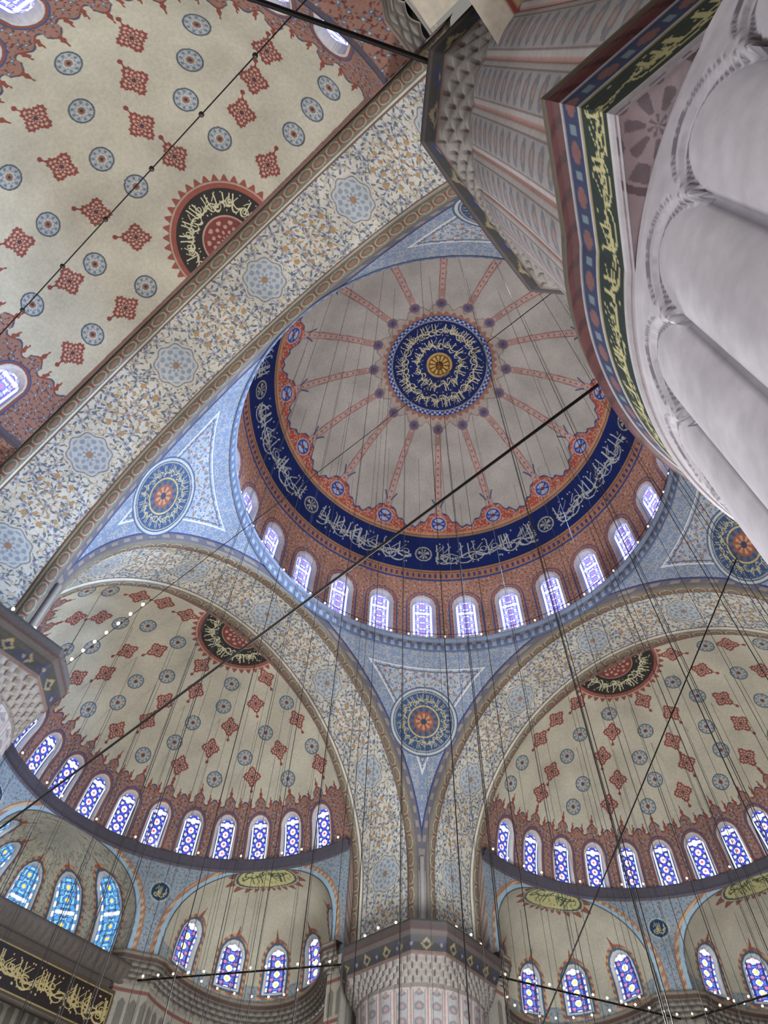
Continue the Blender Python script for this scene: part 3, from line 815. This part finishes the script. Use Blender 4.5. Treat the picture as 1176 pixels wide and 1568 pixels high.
mb = MB()
cab = []
def dome_h(r): return ZD + math.sqrt(max(RD ** 2 - r * r, 0)) - .05
for r_, c_, o_ in ((8.6, 28, .3), (6.2, 18, .6), (3.8, 10, .1)):
    for i in range(c_):
        a = 2 * PI * (i + o_) / c_; cab.append((r_ * math.cos(a), r_ * math.sin(a), dome_h(r_)))
cab.append((0, 0, dome_h(0)))
for k in (0, 3):
    for r, cn in ((3.2, 6), (5.4, 8), (7.4, 11)):
        for i in range(cn):
            a = PI * (i + .5) / cn
            x, y = r * math.cos(a), YC + r * math.sin(a)
            cab.append(rot((x, y, ZB + VH * math.sqrt(1 - (r / RH) ** 2) - .03), k))
    for pc in EXA:
        for dl in (-1.6, 0, 1.6):
            a = ax(pc); q = RH + 1.2; cab.append(rot((q * a[0] - dl * a[1], YC + q * a[1] + dl * a[0], EZ + EV * (.9 if dl == 0 else .84)), k))
for x, y, z in cab: mb.tube((x, y, 3.5), (x, y, z), .009, wire, 4)
for rr in (3.8, 6.2, 8.6):
    pts = [(rr * math.cos(t), rr * math.sin(t), 3.5) for t in np.linspace(0, 2 * PI, 97)]
    mb.poly(pts, .04, iron, 6)
for k in (0, 3):
    for rr in (3.2, 5.4, 7.4):
        pts = [rot((rr * math.cos(t), YC + rr * math.sin(t), 3.5), k) for t in np.linspace(0, PI, 60)]
        mb.poly(pts, .04, iron, 6)
mb.spheres([(0, 0, dome_h(0) - .25)], .25, S(150, 110, 50), 12, 8)
obj('chandelier', mb.mesh('chandelier', M_iron))
mb = MB()
for a, b in (((-16.2, -9.3, 17.6), (-16.3, 9.3, 17.6)),):
    a = np.array(a); b = np.array(b)
    mb.tube(a, b, .014, iron, 5)
    mb.spheres([a + (b - a) * t for t in np.linspace(.05, .95, 12)], .06, S(70, 66, 60), 8, 5)
obj('beaded_chain', mb.mesh('beaded_chain', M_iron))

for i in range(64):
    a = 2 * PI * i / 64; lamp_pts.append((10.4 * math.cos(a), 10.4 * math.sin(a), 31.8))
for k in (0, 3):
    for i in range(26):
        a = PI * (i + .5) / 26; lamp_pts.append(rot((9.25 * math.cos(a), YC + 9.25 * math.sin(a), ZB + .42), k))
    for pc in EXA:
        aa = ax(pc); lat = np.array([-aa[1], aa[0]])
        for b in np.linspace(.15, PI - .15, 13):
            l = 3.5 * math.cos(b); q = math.sqrt(RH ** 2 - l * l) + 3.5 * math.sin(b)
            lamp_pts.append(rot((q * aa[0] + l * lat[0], YC + q * aa[1] + l * lat[1], 18.5), k))
for k in (0, 1, 3):
    for i in range(20):
        a = 2 * PI * i / 20; lamp_pts.append(rot((PB + 2.75 * math.cos(a), PB + 2.75 * math.sin(a), 17.55), k))
mb = MB(); mb.spheres(lamp_pts, .055, S(255, 222, 176), 6, 5)
obj('oil_lamps', mb.mesh('oil_lamps', M_lamp))

# ------------------------------------------------------------------ lights
def light(name, kind, loc, power, col, size=1.0, target=None, angle=None):
    l = bpy.data.lights.new(name, kind); l.energy = power; l.color = col
    if kind in ('POINT', 'SPOT'): l.shadow_soft_size = size
    o = bpy.data.objects.new(name, l); scene.collection.objects.link(o); o.location = loc
    if target is not None:
        o.rotation_euler = (Vector(target) - Vector(loc)).to_track_quat('-Z', 'Y').to_euler()
    if angle: l.spot_size = angle; l.spot_blend = .8
    return o
light('chandelier_light', 'POINT', (1, 1, 7), 14500, (.98, .99, 1), 2.2)
light('chandelier_light', 'POINT', (0, 16, 5.5), 800, (1, .98, .94), 1.5)
light('chandelier_light', 'POINT', (16, 0, 5.5), 300, (1, .98, .94), 1.5)
light('chandelier_light', 'POINT', (-18, 3, 5.0), 5600, (.99, .99, 1), 1.8)
light('chandelier_light', 'POINT', (2, -15, 5.5), 1600, (1, 1, 1), 1.5)
light('daylight_shaft', 'SPOT', (7.5, -6.5, 34.5), 34000, (.38, .58, 1), .8, (-8, 9.5, 25), math.radians(64))
light('daylight_shaft', 'SPOT', (9, 2, 35), 11000, (.8, .9, 1), .8, (-6, 6, 27), math.radians(80))
light('daylight_shaft', 'SPOT', (-6.5, -8, 35), 6000, (.75, .85, 1), .8, (9, 9, 24), math.radians(80))

w = bpy.data.worlds.new('World'); scene.world = w; w.use_nodes = True
w.node_tree.nodes['Background'].inputs[0].default_value = (.8, .78, .72, 1); w.node_tree.nodes['Background'].inputs[1].default_value = .3

# ------------------------------------------------------------------ camera
cam = bpy.data.cameras.new('camera'); co = bpy.data.objects.new('camera', cam); scene.collection.objects.link(co)
scene.camera = co
az, el, rl = math.radians(43), math.radians(58.1), math.radians(3.1)
Fv = Vector((math.cos(el) * math.cos(az), math.cos(el) * math.sin(az), math.sin(el)))
r0 = Fv.cross(Vector((0, 0, 1))).normalized(); u0 = r0.cross(Fv)
Xa = math.cos(rl) * r0 + math.sin(rl) * u0; Ya = -math.sin(rl) * r0 + math.cos(rl) * u0
M = Matrix((Xa, Ya, -Fv)).transposed().to_4x4(); M.translation = Vector((-14.14, -8.91, 1.6))
co.matrix_world = M
cam.sensor_fit = 'VERTICAL'; cam.sensor_height = 36; cam.lens = 36 * 1087 / 1568
